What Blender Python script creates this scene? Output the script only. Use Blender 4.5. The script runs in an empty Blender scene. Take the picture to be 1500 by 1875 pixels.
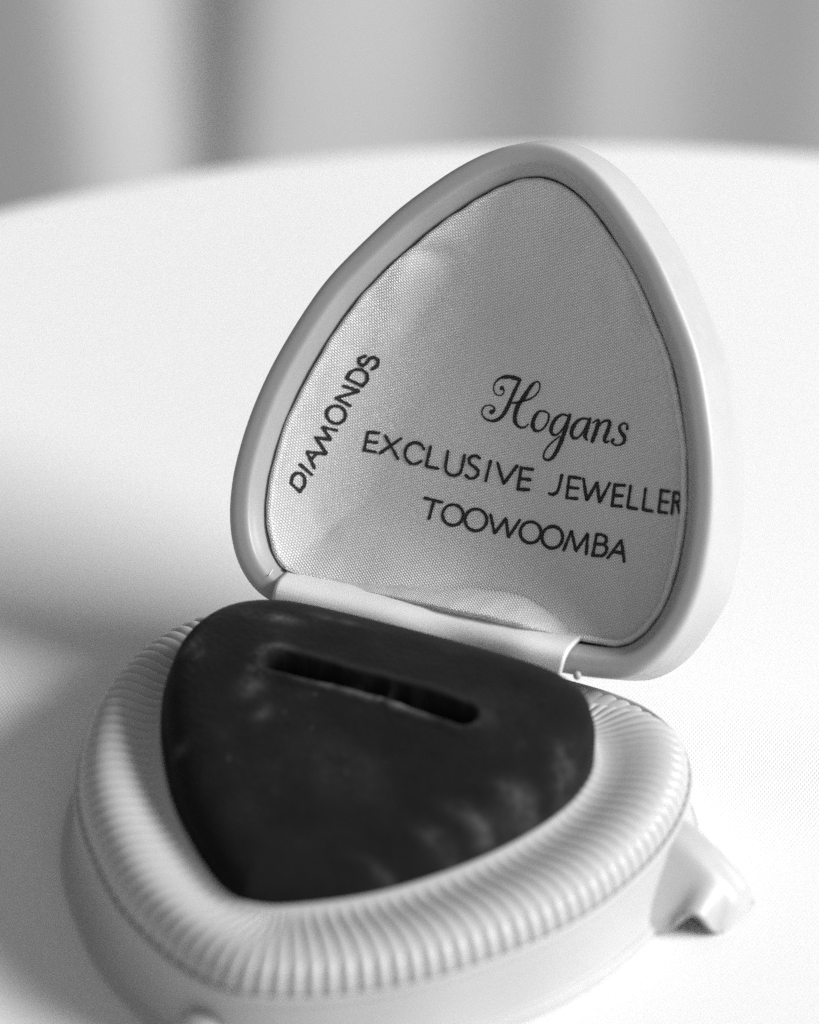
import bpy, math, json
import numpy as np
from mathutils import Vector, Matrix

# ------------------------------------------------------------------ scale
S = 0.025            # the outline is modelled with a mean radius of 1 unit = 25 mm
TZ = 0.50            # height of the cloth above the floor (m)
FPX, DIST, PITCH, AZ, ROLL, TX, TY = (7384.4397, 15.4712, 34.7345, 18.658, 2.4993, 727.9662, 1389.9066)
PHI, ZC, G, GZ, SCL = (122.6368, 0.3033, 0.0046, 0.1024, 0.9686)
INS, DEP, OFFBEAD = (0.1345, 0.0855, 0.1505)
CIRC = [1.3502, 0.4073, 6.1811]; FOC = 16.0

# look and layout values
WORLD = .18
KEY = (14, 31, 2.5, 1.4, .7, 113)
SATANG = -35
CURC = .6
CURD = 1.35
PLAST = .44
RIBS = 118
RIBAMP = .0105
COLCUT = (.50, .62)
PADSLOPE = .185
PADWALL = [(.0, .05), (.0, .11), (.003, .18), (.0, .235), (-.014, .28)]
PADDOME = (.105, .20)
SLOT = ((-.45, -.06), (.33, -.12))
RIBX = (-.69, .54)
ARCHH = .085
ARCHU = .62
FOOTDIR = (1, -.2)
FOOTPROF = [(.0,.27,.46),(.10,.27,.40),(.16,.255,.34),(.24,.215,.28),(.31,.17,.23),(.37,.125,.19),(.415,.08,.16),(.43,.01,.13)]
FOLDK = [(-60,-60,-14),(60,20,-12),(130,85,-2),(170,130,22),(320,295,28),(335,322,14),(350,343,-52),(388,385,-46),(408,420,-16),(438,462,8),(600,620,15),(720,740,10),(860,860,-8),(970,970,-15),(1010,1010,-12),(1040,1040,3),(1160,1160,3),(1260,1260,-9),(1400,1400,-16),(1500,1500,-8),(1600,1600,10)]
SLOTW = .041
WEAR = [(-0.478, -0.22, 0.05, 0.05, 0.6), (-0.38, -0.357, 0.03, 0.05, 0.5), (-0.802, -0.03, 0.03, 0.05, 0.6), (-0.744, -0.088, 0.02, 0.03, 0.5), (-0.136, -0.075, 0.06, 0.03, 0.4), (-0.627, -0.558, 0.03, 0.04, 0.35), (0.744, -0.154, 0.035, 0.08, 0.45), (0.674, -0.394, 0.12, 0.05, 0.42), (0.561, -0.56, 0.12, 0.04, 0.42), (0.443, -0.704, 0.1, 0.03, 0.3), (-0.555, 0.2, 0.1, 0.03, 0.7), (-0.315, 0.281, 0.1, 0.02, 0.4), (0.305, -0.906, 0.1, 0.02, 0.25), (0.048, 0.394, 0.1, 0.02, 0.5), (-0.051, -0.527, 0.2, 0.12, 0.12), (0.428, -0.055, 0.15, 0.12, 0.1)]
FILL = (-60, 20, 2.5, 1.4, 1.2, 9)
DENOISE = False

# ------------------------------------------------------------------ camera
scene = bpy.context.scene
col = scene.collection
p_, a_, ro_ = map(math.radians, (PITCH, AZ, ROLL))
d_ = Vector((math.sin(a_)*math.cos(p_), -math.cos(a_)*math.cos(p_), math.sin(p_)))
cam_loc = (d_*DIST + Vector((0, 0, ZC)))*S + Vector((0, 0, TZ))
fwd = -d_; right = fwd.cross(Vector((0, 0, 1))).normalized(); up = right.cross(fwd)
fwd = (fwd - right*((TX-750)/FPX) + up*((TY-937.5)/FPX)).normalized()
right = fwd.cross(Vector((0, 0, 1))).normalized(); up = right.cross(fwd)
r2 = right*math.cos(ro_) + up*math.sin(ro_); u2 = up*math.cos(ro_) - right*math.sin(ro_)
cd = bpy.data.cameras.new('camera'); cam = bpy.data.objects.new('camera', cd); col.objects.link(cam)
M = Matrix((r2, u2, -fwd)).transposed().to_4x4(); M.translation = cam_loc
cam.matrix_world = M
cd.sensor_fit = 'VERTICAL'; cd.sensor_height = 30.0; cd.sensor_width = 24.0
cd.lens = FPX/1875*30.0
cd.clip_start = 0.01; cd.clip_end = 50
cd.dof.use_dof = True
cd.dof.focus_distance = FOC*S
cd.dof.aperture_fstop = 11.5
cd.dof.aperture_blades = 0
scene.camera = cam

# ------------------------------------------------------------------ light
world = bpy.data.worlds.new('World'); scene.world = world; world.use_nodes = True
wb = world.node_tree.nodes['Background']
wb.inputs[0].default_value = (1, 1, 1, 1); wb.inputs[1].default_value = WORLD
def area(name, loc, target, size, sizey, power):
    l = bpy.data.lights.new(name, 'AREA'); l.shape = 'RECTANGLE'; l.size = size; l.size_y = sizey
    l.energy = power; l.color = (1, 1, 1)
    o = bpy.data.objects.new(name, l); col.objects.link(o); o.location = loc
    o.rotation_euler = (Vector(target) - Vector(loc)).to_track_quat('-Z', 'Y').to_euler()
    return o
TGT = Vector((0, 0, TZ + 0.01))
def polar(az, el, dist):            # azimuth from the box's +x axis towards its back
    a, e = math.radians(az), math.radians(el)
    return TGT + Vector((math.cos(a)*math.cos(e), math.sin(a)*math.cos(e), math.sin(e)))*dist
area('window_light', polar(*KEY[:3]), TGT, KEY[3], KEY[4], KEY[5])
area('fill_light', polar(*FILL[:3]), TGT, FILL[3], FILL[4], FILL[5])      # added fill lamp, stands in for light bounced back from the front
scene.view_settings.view_transform = 'Standard'; scene.view_settings.look = 'None'
scene.view_settings.exposure = 0; scene.view_settings.gamma = 1
scene.cycles.max_bounces = 8
scene.cycles.use_denoising = DENOISE

# ------------------------------------------------------------------ helpers
def link(name, verts, faces, mat, parent=None, smooth=True, label=None):
    me = bpy.data.meshes.new(name)
    me.from_pydata([tuple(map(float, v)) for v in verts], [], [tuple(map(int, f)) for f in faces])
    me.validate(); me.update()
    if smooth: me.polygons.foreach_set('use_smooth', [True]*len(me.polygons))
    me.materials.append(mat)
    o = bpy.data.objects.new(name, me); col.objects.link(o)
    if parent: o.parent = parent
    if label: o['label'] = label
    return o
def thing(name, label, cat, loc):
    o = bpy.data.objects.new(name, None); col.objects.link(o); o.location = loc
    o.empty_display_size = 0.01
    o['label'] = label; o['category'] = cat
    return o
def setuv(o, uv):
    me = o.data; l = me.uv_layers.new(name='UVMap')
    vi = np.empty(len(me.loops), dtype=np.int32); me.loops.foreach_get('vertex_index', vi)
    l.data.foreach_set('uv', np.asarray(uv, dtype=np.float32)[vi].ravel())
def gridfaces(nr, nc, closed=True, flip=False):
    f = []
    for i in range(nr-1):
        for j in range(nc if closed else nc-1):
            k = (j+1) % nc
            q = (i*nc+j, i*nc+k, (i+1)*nc+k, (i+1)*nc+j)
            f.append(q[::-1] if flip else q)
    return f
def sstep(x, a, b):
    t = np.clip((np.asarray(x, float)-a)/(b-a), 0, 1); return t*t*(3-2*t)

def closed_spline(pts, n):
    A = np.array(pts, float); m_ = len(A); o = []
    for i in range(m_):
        p0, p1, p2, p3 = A[(i-1) % m_], A[i], A[(i+1) % m_], A[(i+2) % m_]
        for t in np.linspace(0, 1, 20, endpoint=False):
            o.append(.5*(2*p1+(-p0+p2)*t+(2*p0-5*p1+4*p2-p3)*t*t+(-p0+3*p1-3*p2+p3)*t**3))
    o = np.array(o)
    for _ in range(6): o = (np.roll(o, 3, 0)+o+np.roll(o, -3, 0))/3       # iron out spline wobble
    seg = np.r_[0, np.cumsum(np.hypot(*(np.roll(o, -1, 0)-o).T))]; q = np.r_[o, o[:1]]
    s_ = np.linspace(0, seg[-1], n+1)[:-1]
    return np.c_[np.interp(s_, seg, q[:, 0]), np.interp(s_, seg, q[:, 1])]
# half outlines, from the tip round the right side to the hinge
LID_HALF = [(0,-1.400),(.11,-1.380),(.22,-1.330),(.335,-1.243),(.43,-1.150),(.528,-1.045),(.61,-.935),(.69,-.820),(.765,-.70),(.825,-.565),(.875,-.43),(.914,-.303),(.945,-.16),(.962,-.03),(.968,.10),(.962,.20),(.942,.31),(.905,.41),(.85,.495),(.765,.567),(.65,.600),(.45,.612),(.2,.613),(0,.612)]
BASE_HALF = [(0,-1.578),(.15,-1.545),(.29,-1.48),(.42,-1.395),(.545,-1.30),(.67,-1.175),(.80,-1.01),(.90,-.87),(.99,-.71),(1.06,-.54),(1.11,-.37),(1.145,-.2),(1.16,-.03),(1.158,.12),(1.135,.28),(1.085,.43),(1.0,.575),(.88,.69),(.73,.76),(.5,.79),(.2,.795),(0,.795)]
def base_outline(n=360, half=BASE_HALF):
    P = closed_spline(half + [(-x, y) for x, y in half[::-1] if x > 0], n)
    return P, float(np.hypot(*(np.roll(P, -1, 0)-P).T).sum())
def lid_outline(n=360): return base_outline(n, [(x*1.013, y*1.002) for x, y in LID_HALF])
def normals(P):
    d = np.roll(P, -1, 0) - np.roll(P, 1, 0); d /= np.hypot(*d.T)[:, None]
    return np.c_[d[:, 1], -d[:, 0]]
def sweep(prof, n, outline=base_outline):
    """prof: rows of (offset, z, shrink) -> array [len(prof), n, 3]"""
    P, L = outline(n); N = normals(P)
    out = []
    cen = np.array([0, -0.25])
    for row in prof:
        off, z = row[0], row[1]; sh = row[2] if len(row) > 2 else 1.0
        q = P + N*off
        q = cen + (q-cen)*sh
        out.append(np.c_[q, np.full(n, z)])
    return np.array(out)
def spline(pts, n=6):
    A = np.array([list(p) + [1.0]*(3-len(p)) for p in pts], float)
    A = np.r_[[2*A[0]-A[1]], A, [2*A[-1]-A[-2]]]; o = []
    for i in range(1, len(A)-2):
        for t in np.linspace(0, 1, n, endpoint=False):
            p0, p1, p2, p3 = A[i-1:i+3]
            o.append(.5*(2*p1+(-p0+p2)*t+(2*p0-5*p1+4*p2-p3)*t*t+(-p0+3*p1-3*p2+p3)*t**3))
    o.append(A[-2]); return np.array(o)
YH = 0.6373
def lidT(X):
    ph = math.radians(PHI); X = np.asarray(X, float)
    Y = X[..., 1]-YH; Z = X[..., 2]-GZ
    return np.stack([X[..., 0], Y*math.cos(ph)+Z*math.sin(ph)+YH, -Y*math.sin(ph)+Z*math.cos(ph)+GZ+ZC], -1)

# ------------------------------------------------------------------ materials
def mat(name):
    m = bpy.data.materials.new(name); m.use_nodes = True
    return m, m.node_tree.nodes, m.node_tree.links, m.node_tree.nodes['Principled BSDF']
def g(v): return (v, v, v, 1)
def bump(N, L, b, src, strength, dist):
    n = N.new('ShaderNodeBump'); n.inputs['Strength'].default_value = strength; n.inputs['Distance'].default_value = dist
    L.new(src, n.inputs['Height']); L.new(n.outputs[0], b.inputs['Normal']); return n
def noise(N, L, scale, detail=3, rough=.5, vec=None):
    n = N.new('ShaderNodeTexNoise'); n.inputs['Scale'].default_value = scale; n.inputs['Detail'].default_value = detail
    n.inputs['Roughness'].default_value = rough
    if vec is None:
        tc = N.new('ShaderNodeTexCoord'); vec = tc.outputs['Object']
    L.new(vec, n.inputs['Vector']); return n
def ramp(N, L, src, pts):
    r = N.new('ShaderNodeValToRGB'); L.new(src, r.inputs[0]); e = r.color_ramp.elements
    while len(e) < len(pts): e.new(.5)
    for k, (p, v) in zip(e, pts): k.position = p; k.color = g(v)
    return r
def math_(N, L, op, a, b=None, c=None):
    n = N.new('ShaderNodeMath'); n.operation = op
    for i, v in enumerate((a, b, c)):
        if v is None: continue
        if isinstance(v, (int, float)): n.inputs[i].default_value = v
        else: L.new(v, n.inputs[i])
    return n.outputs[0]

def plastic(name, base, rough=.38, sss=.15):
    m, N, L, b = mat(name)
    n = noise(N, L, 90, 4, .6); r = ramp(N, L, n.outputs['Fac'], [(.3, base*.95), (.7, base*1.02)])
    L.new(r.outputs[0], b.inputs['Base Color'])
    n2 = noise(N, L, 700, 3); r2_ = ramp(N, L, n2.outputs['Fac'], [(.35, rough-.05), (.7, rough+.08)])
    L.new(r2_.outputs[0], b.inputs['Roughness'])
    n3 = noise(N, L, 1500, 3, .6); bump(N, L, b, n3.outputs['Fac'], .12, .00008)
    b.inputs['Subsurface Weight'].default_value = sss; b.inputs['Subsurface Radius'].default_value = (.002, .002, .002)
    b.inputs['Subsurface Scale'].default_value = 1.0
    b.inputs['IOR'].default_value = 1.47
    return m
PLASTIC = plastic('ivory_plastic', PLAST)

def weave(N, L, vec, fx, fy, skew=.5):
    """satin weave height 0..1: short floats stepped from thread to thread"""
    s = N.new('ShaderNodeSeparateXYZ'); L.new(vec, s.inputs[0])
    u = math_(N, L, 'MULTIPLY', s.outputs['X'], fx); v = math_(N, L, 'MULTIPLY', s.outputs['Y'], fy)
    row = math_(N, L, 'FLOOR', v)
    sh = math_(N, L, 'MULTIPLY', row, skew)
    uu = math_(N, L, 'ADD', u, sh)
    fu = math_(N, L, 'FRACT', uu); fv = math_(N, L, 'FRACT', v)
    a = math_(N, L, 'SINE', math_(N, L, 'MULTIPLY', fu, math.pi)); c = math_(N, L, 'SINE', math_(N, L, 'MULTIPLY', fv, math.pi))
    a = math_(N, L, 'POWER', a, .6); c = math_(N, L, 'POWER', c, .8)
    return math_(N, L, 'MULTIPLY', a, c)

def satin(name, base=.80, ink=False, fx=82, fy=118, rough=.30, bstr=.8):
    m, N, L, b = mat(name)
    uv = N.new('ShaderNodeUVMap').outputs[0]
    rot = N.new('ShaderNodeVectorRotate'); rot.rotation_type = 'Z_AXIS'; rot.inputs['Angle'].default_value = math.radians(SATANG)
    L.new(uv, rot.inputs['Vector'])
    # slight wander so the threads are not ruled lines
    w = N.new('ShaderNodeTexNoise'); w.inputs['Scale'].default_value = 3.0; L.new(uv, w.inputs['Vector'])
    ws = N.new('ShaderNodeVectorMath'); ws.operation = 'SCALE'; L.new(w.outputs['Color'], ws.inputs[0]); ws.inputs['Scale'].default_value = .02
    ad = N.new('ShaderNodeVectorMath'); ad.operation = 'ADD'; L.new(rot.outputs[0], ad.inputs[0]); L.new(ws.outputs[0], ad.inputs[1])
    h = weave(N, L, ad.outputs[0], fx, fy, .4)
    irr = N.new('ShaderNodeTexNoise'); irr.inputs['Scale'].default_value = 160; irr.inputs['Detail'].default_value = 2; L.new(uv, irr.inputs['Vector'])
    hh = math_(N, L, 'MULTIPLY', h, math_(N, L, 'ADD', irr.outputs['Fac'], .55))
    if ink:
        r = ramp(N, L, hh, [(.0, .010), (.60, .018), (.85, .09)])
        b.inputs['Roughness'].default_value = .65; b.inputs['Specular IOR Level'].default_value = .12
        L.new(r.outputs[0], b.inputs['Base Color'])
        bump(N, L, b, hh, .5, .00004)
    else:
        r = ramp(N, L, hh, [(.05, base*.62), (.45, base*.98), (1.0, min(.95, base*1.18))])
        L.new(r.outputs[0], b.inputs['Base Color'])
        b.inputs['Roughness'].default_value = rough
        b.inputs['Anisotropic'].default_value = .7
        b.inputs['Sheen Weight'].default_value = .3; b.inputs['Sheen Roughness'].default_value = .35
        b.inputs['Specular IOR Level'].default_value = .9
        bump(N, L, b, hh, bstr, .00010)
    return m
SATIN = satin('satin_fabric'); INK = satin('printed_ink', ink=True)
RIBBON = satin('ribbon_satin', base=.93, fx=150, fy=110, rough=.34, bstr=.25)

m, N, L, b = mat('dark_velvet'); VELVET = m
n = noise(N, L, 230, 5, .62); n2 = noise(N, L, 1800, 2)
r = ramp(N, L, n.outputs['Fac'], [(.35, .006), (.60, .009), (.75, .016)])
at = N.new('ShaderNodeAttribute'); at.attribute_name = 'wear'
nn = noise(N, L, 320, 6, .72); wv = math_(N, L, 'MULTIPLY', at.outputs['Fac'], ramp(N, L, nn.outputs['Fac'], [(.40, .08), (.66, 1.0)]).outputs[0])
# specks of lint caught in the pile
sp = N.new('ShaderNodeTexVoronoi'); sp.inputs['Scale'].default_value = 420; L.new(N.new('ShaderNodeTexCoord').outputs['Object'], sp.inputs['Vector'])
spk = ramp(N, L, sp.outputs['Distance'], [(.04, .28), (.10, 0)]); spn = noise(N, L, 110, 1); spg = ramp(N, L, spn.outputs['Fac'], [(.52, 0), (.62, 1)])
wv = math_(N, L, 'MAXIMUM', wv, math_(N, L, 'MULTIPLY', spk.outputs[0], spg.outputs[0]))
mx = N.new('ShaderNodeMix'); mx.data_type = 'RGBA'; L.new(wv, mx.inputs['Factor']); L.new(r.outputs[0], mx.inputs[6]); mx.inputs[7].default_value = g(.15)
L.new(mx.outputs[2], b.inputs['Base Color']); b.inputs['Roughness'].default_value = .95
b.inputs['Specular IOR Level'].default_value = .10
b.inputs['Sheen Weight'].default_value = .045; b.inputs['Sheen Roughness'].default_value = .45
bump(N, L, b, math_(N, L, 'ADD', math_(N, L, 'MULTIPLY', n.outputs['Fac'], 1.0), n2.outputs['Fac']), .7, .00018)

m, N, L, b = mat('white_cloth'); CLOTH = m
tc = N.new('ShaderNodeTexCoord').outputs['Object']
rt = N.new('ShaderNodeVectorRotate'); rt.rotation_type = 'Z_AXIS'; rt.inputs['Angle'].default_value = math.radians(-16); L.new(tc, rt.inputs['Vector'])
w = N.new('ShaderNodeTexNoise'); w.inputs['Scale'].default_value = 60; L.new(tc, w.inputs['Vector'])
ws = N.new('ShaderNodeVectorMath'); ws.operation = 'SCALE'; L.new(w.outputs['Color'], ws.inputs[0]); ws.inputs['Scale'].default_value = .0008
ad = N.new('ShaderNodeVectorMath'); ad.operation = 'ADD'; L.new(rt.outputs[0], ad.inputs[0]); L.new(ws.outputs[0], ad.inputs[1])
h = weave(N, L, ad.outputs[0], 2450, 2450, .5)
irr = noise(N, L, 3600, 2); hh = math_(N, L, 'MULTIPLY', h, math_(N, L, 'ADD', irr.outputs['Fac'], .6))
r = ramp(N, L, hh, [(.0, .74), (.5, .83), (1, .85)])
L.new(r.outputs[0], b.inputs['Base Color']); b.inputs['Roughness'].default_value = .85; b.inputs['Specular IOR Level'].default_value = .2
bump(N, L, b, hh, .40, .00012)

m, N, L, b = mat('curtain_cloth'); CURT = m
n = noise(N, L, 60, 3); r = ramp(N, L, n.outputs['Fac'], [(.3, CURC*.96), (.7, CURC*1.02)]); L.new(r.outputs[0], b.inputs['Base Color']); b.inputs['Roughness'].default_value = .9
m, N, L, b = mat('floor_boards'); FLOOR = m
n = noise(N, L, 6, 4); r = ramp(N, L, n.outputs['Fac'], [(.3, .25), (.7, .35)]); L.new(r.outputs[0], b.inputs['Base Color']); b.inputs['Roughness'].default_value = .5
m, N, L, b = mat('table_wood'); WOOD = m
b.inputs['Base Color'].default_value = g(.3); n = noise(N, L, 40, 4); bump(N, L, b, n.outputs['Fac'], .1, .0005)
m, N, L, b = mat('dark_metal'); METAL = m
b.inputs['Base Color'].default_value = g(.75); b.inputs['Metallic'].default_value = 1; b.inputs['Roughness'].default_value = .3
n = noise(N, L, 900, 3); bump(N, L, b, n.outputs['Fac'], .1, .00005)

# ------------------------------------------------------------------ setting
o = link('floor', [(-3, -3, 0), (3, -3, 0), (3, 4, 0), (-3, 4, 0)], [(0, 1, 2, 3)], FLOOR); o['kind'] = 'structure'

# curtain: hangs behind the table, folds hand-placed along its width
cdir = Vector((fwd.x, fwd.y, 0)).normalized(); cright = Vector((cdir.y, -cdir.x, 0))
CD = CURD                                 # distance from the camera foot to the curtain
cfoot = Vector((cam_loc.x, cam_loc.y, 0)) + cdir*CD
us = np.linspace(-.60, .60, 1200)
# how steeply the cloth turns towards the window along its width: (position, degrees), low and high edge of the view
K = FOLDK
def fold(z):
    w_ = min(1.3, max(-.3, (z-.06)/.07))
    ku = np.array([(a_+(b_-a_)*w_-750)*.0002 for a_, b_, d_ in K]); kd = np.array([d_ for *_, d_ in K], float)
    span = ku[-1]-ku[0]
    kk_ = np.concatenate([ku+span*m_*1.03 for m_ in (-2, -1, 0, 1, 2)]); dd_ = np.tile(kd, 5)
    dd_[:len(kd)*2] = dd_[:len(kd)*2][::-1]
    al = np.interp(us, kk_, dd_); g_ = np.exp(-np.linspace(-2, 2, 13)**2); al = np.convolve(np.pad(al, 6, 'edge'), g_/g_.sum(), 'valid')
    y = np.cumsum(np.tan(np.radians(al)))*(us[1]-us[0]); return y-y[len(us)//2]
zz = np.linspace(0.004, 1.3, 50); V = []
for z in zz:
    y = fold(z)
    for u, yy in zip(us, y):
        q = cfoot + cright*float(u) + cdir*float(yy); V.append((q.x, q.y, z))
cu = link('curtain', V, gridfaces(len(zz), len(us), closed=False, flip=True), CURT)
sm = cu.modifiers.new('thickness', 'SOLIDIFY'); sm.thickness = .0015; sm.offset = 1
cu['label'] = 'pale curtain hanging in soft vertical folds behind the round table'; cu['category'] = 'curtain'

# round side table with white cloth
TC = (CIRC[0]*S, CIRC[1]*S); TR = CIRC[2]*S + .0022
tb = thing('side_table', 'small round table hidden under the white cloth that carries the ring box', 'table', (TC[0], TC[1], 0))
def lathe(name, prof, mt, parent, n=96, cx=0, cy=0):
    V = []; a = np.linspace(0, 2*np.pi, n+1)[:-1]
    for r_, z in prof: V += [(cx+r_*math.cos(t), cy+r_*math.sin(t), z) for t in a]
    return link(name, V, gridfaces(len(prof), n), mt, parent)
lathe('tabletop', [(.0001, TZ-.022), (TR-.009, TZ-.022), (TR-.006, TZ-.018), (TR-.006, TZ-.009), (TR-.010, TZ-.004), (.0001, TZ-.004)], WOOD, tb)
lathe('pedestal', [(.02, TZ-.023), (.016, TZ-.06), (.014, .3), (.018, .1), (.035, .03), (.11, .012), (.115, .003), (.0001, .003)], WOOD, tb, 48)
prof = []
for r_ in (0.0005, .02, .04, .06, .08, .10, .12, .14, TR-.008): prof.append((r_, 0.0))
for k in range(9):
    a = k/8*math.pi/2; prof.append((TR-.005+.005*math.sin(a), -.005+.005*math.cos(a)))
for k in range(1, 18): prof.append((TR+.0002*k, -.005-.012*k))
n = 360; V = []; an = np.linspace(0, 2*np.pi, n+1)[:-1]
for i, (r_, z) in enumerate(prof):
    wv = max(0, (-z-.012))*.12
    for t in an:
        rr = r_ + wv*(math.sin(13*t)+.5*math.sin(7*t+1))*.6 + wv*.6
        V.append((rr*math.cos(t), rr*math.sin(t), z))
V.append((0, 0, 0)); cl = link('tablecloth', V, gridfaces(len(prof), n, flip=True)+[(len(V)-1, j, (j+1) % n) for j in range(n)], CLOTH); cl.location = (TC[0], TC[1], TZ)
cl['label'] = 'smooth white woven tablecloth covering the round table under the open ring box'; cl['category'] = 'tablecloth'

# ------------------------------------------------------------------ ring box
box = thing('ring_box', 'open rounded triangular jewellery ring box with dark cushion and printed satin lid lining', 'ring box', (0, 0, TZ))
def sc(A): return (np.asarray(A).reshape(-1, 3))*S

# --- base shell
NB = 480
OB = 0.0
prof = spline([(OB-.23, ZC-.045), (OB-.11, ZC-.03), (OB-.034, ZC-.018), (OB-.017, ZC-.006), (OB-.008, ZC+.001), (OB+.0015, ZC-.003), (OB+.005, ZC-.018), (OB, ZC-.035), (OB+.002, ZC-.09),
               (OB+.003, .17), (OB+.009, .11), (OB+.018, .072), (OB+.027, .050), (OB+.034, .044), (OB+.042, .041), (OB+.049, .034), (OB+.052, .022), (OB+.051, .010), (OB+.045, .002), (OB-.02, .002)], 4)
A = sweep(prof, NB)
# the flange rises into an arch over the side foot
base = link('base_shell', sc(A), gridfaces(len(prof), NB, flip=True), PLASTIC, box)

PADPTS = [(-.085,-1.205),(.08,-1.12),(.29,-.97),(.49,-.74),(.62,-.54),(.71,-.36),(.77,-.19),(.795,-.03),(.785,.12),(.72,.27),(.58,.37),(.38,.41),(.0,.44),(-.4,.455),(-.62,.44),(-.79,.34),(-.875,.17),(-.885,-.03),(-.83,-.26),(-.72,-.49),(-.56,-.77),(-.37,-1.0),(-.25,-1.125),(-.165,-1.195)]
# --- ribbed collar
NR = RIBS; NA = NR*10
P0, LEN = base_outline(NA); N0 = normals(P0)
OUT = P0 + N0*(OB-.020)
PC = closed_spline(PADPTS, 900); PCN = normals(PC); PC = PC - PCN*.006
def rayin(p, n):
    # where the line from p straight inwards meets the cushion's edge
    e = np.roll(PC, -1, 0)-PC; w_ = PC-p; d0, d1 = -n[0], -n[1]
    den = d0*e[:, 1]-d1*e[:, 0] + 1e-15
    t_ = (w_[:, 0]*e[:, 1]-w_[:, 1]*e[:, 0])/den; u_ = (w_[:, 0]*d1-w_[:, 1]*d0)/den
    ok = (t_ > 0) & (u_ >= -1e-6) & (u_ <= 1+1e-6)
    return p - n*t_[ok].min() if ok.any() else PC[np.argmin(((PC-p)**2).sum(1))]
near = np.array([rayin(p, n_) for p, n_ in zip(OUT, N0)])
kk = np.ones(41)/41
for _ in range(2):
    near = np.c_[np.convolve(np.r_[near[-20:, 0], near[:, 0], near[:20, 0]], kk, 'valid'), np.convolve(np.r_[near[-20:, 1], near[:, 1], near[:20, 1]], kk, 'valid')]
cp = spline([(0, -.03), (.0, .008), (.025, .042), (.085, .078), (.18, .104), (.30, .117), (.43, .117), (.56, .109), (.68, .099), (.79, .094), (.87, .097), (.92, .104), (.965, .107), (.995, .092), (1.0, .03), (1.0, -.03)], 4)
t = (np.arange(NA) % 10)/10.0
rib = np.abs(np.sin(np.pi*t))**.6             # convex lobes, narrow valleys
W_ = np.hypot(*(near-OUT).T)
V = []
for i, (sx, dz, _) in enumerate(cp):
    s = i/(len(cp)-1)
    send = .60+.34*sstep(OUT[:, 1], -.45, .15)
    amp = RIBAMP*(1+.9*(sx < .12))*sstep(s, .0, .08)*(1-np.clip((s-send)/.12, 0, 1))*(1+.45*sstep(-OUT[:, 0], .2, .8)*sstep(OUT[:, 1], -.9, -.3))
    ang_ = min(1, max(0, sx/.25))             # ribs stand sideways on the outer face, upright on top
    q = OUT + (near-OUT)*sx + N0*(amp*(1-ang_)*(rib-.6))[:, None]
    zv = ZC + dz + amp*(.35+.65*ang_)*(rib-.6)
    k = sstep(q[:, 1], *COLCUT)
    zz_ = np.where(zv > ZC-.01, ZC-.01+(zv-ZC+.01)*(1-.80*k), zv)
    V.append(np.c_[q, zz_])
collar = link('ribbed_collar', sc(V), gridfaces(len(cp), NA), PLASTIC, box)

# --- dark ring cushion with slot
def polydist(pts, E):
    a = E; b_ = np.roll(E, -1, 0); ab = b_-a; L2 = (ab**2).sum(-1)
    out = np.empty(len(pts))
    for i, p in enumerate(pts):
        s = np.clip(((p-a)*ab).sum(-1)/L2, 0, 1); out[i] = math.sqrt((((p-(a+s[:, None]*ab))**2).sum(-1)).min())
    return out
SLA, SLB = np.array(SLOT[0]), np.array(SLOT[1])
def padz(x, y, d):
    z = ZC+PADWALL[-1][1] + PADDOME[0]*np.sqrt(np.clip(1-(1-np.clip(d/PADDOME[1], 0, 1))**2, 0, 1)) + .03*sstep(d, .1, .7)
    z = z - PADSLOPE*sstep(-y, -.35, 1.25)
    z = z + .006*np.sin(x*9+1)*np.cos(y*8) * sstep(d, .05, .3)
    ab = SLB-SLA; L2 = ab@ab
    P = np.c_[x, y]; s = ((P-SLA)@ab)/L2; sc_ = np.clip(s, 0, 1)
    dd = np.hypot(*(P-(SLA+sc_[:, None]*ab)).T)
    mid = np.exp(-((s-.60)/.040)**2)          # the two halves of the slot pinch together
    side = (P-SLA)[:, 0]*ab[1]-(P-SLA)[:, 1]*ab[0]      # > 0 on the front side
    hw = SLOTW*(1 + .08*np.sin(s*9)+.03*np.sin(s*23+2)+.02*np.sin(s*51))
    cut = 1-sstep(dd, hw*.25, hw*1.5)
    lump = .55*np.exp(-((s-.42)/.10)**2) + .45*np.exp(-((s-.72)/.06)**2)       # crumbs of foam in the slot
    lip = np.exp(-((dd-hw*1.7)/.028)**2)
    return z - .17*cut*(1-.75*mid)*(1-lump*sstep(-side/math.sqrt(L2), -.01, .03)) + .010*lip
def padwear(x, y):
    ab = SLB-SLA; L2 = ab@ab; P = np.c_[x, y]; s = ((P-SLA)@ab)/L2; sc_ = np.clip(s, 0, 1)
    dd = np.hypot(*(P-(SLA+sc_[:, None]*ab)).T); side = ((P-SLA)[:, 0]*ab[1]-(P-SLA)[:, 1]*ab[0])/math.sqrt(L2)
    w = .9*np.exp(-((dd-SLOTW*1.55)/.020)**2)*sstep(side, 0, .03)*(.25+.75*sstep(s, .1, .35)*(1-sstep(s, .75, .95)))
    w += .75*np.exp(-((dd-SLOTW*1.9)/.025)**2)*(1-sstep(s, -.02, .10))
    for cx, cy, sx, sy, k in WEAR: w += k*np.exp(-((x-cx)/sx)**2-((y-cy)/sy)**2)
    return np.clip(w, 0, 1)
pp = []
nr = 150
cen = np.array([0.0, -.22])
ks = 1-np.linspace(0, 1, nr)**.8*(1-.002)
ks = np.linspace(1, .002, nr)
NP = 420
PO2 = closed_spline(PADPTS, NP); PN2 = normals(PO2)
wall = spline(PADWALL, 4)
E2 = PO2 + PN2*wall[-1][0]
hsc = (wall[-1][1]-PADSLOPE*sstep(-PO2[:, 1], -.35, 1.25))/wall[-1][1]
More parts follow.
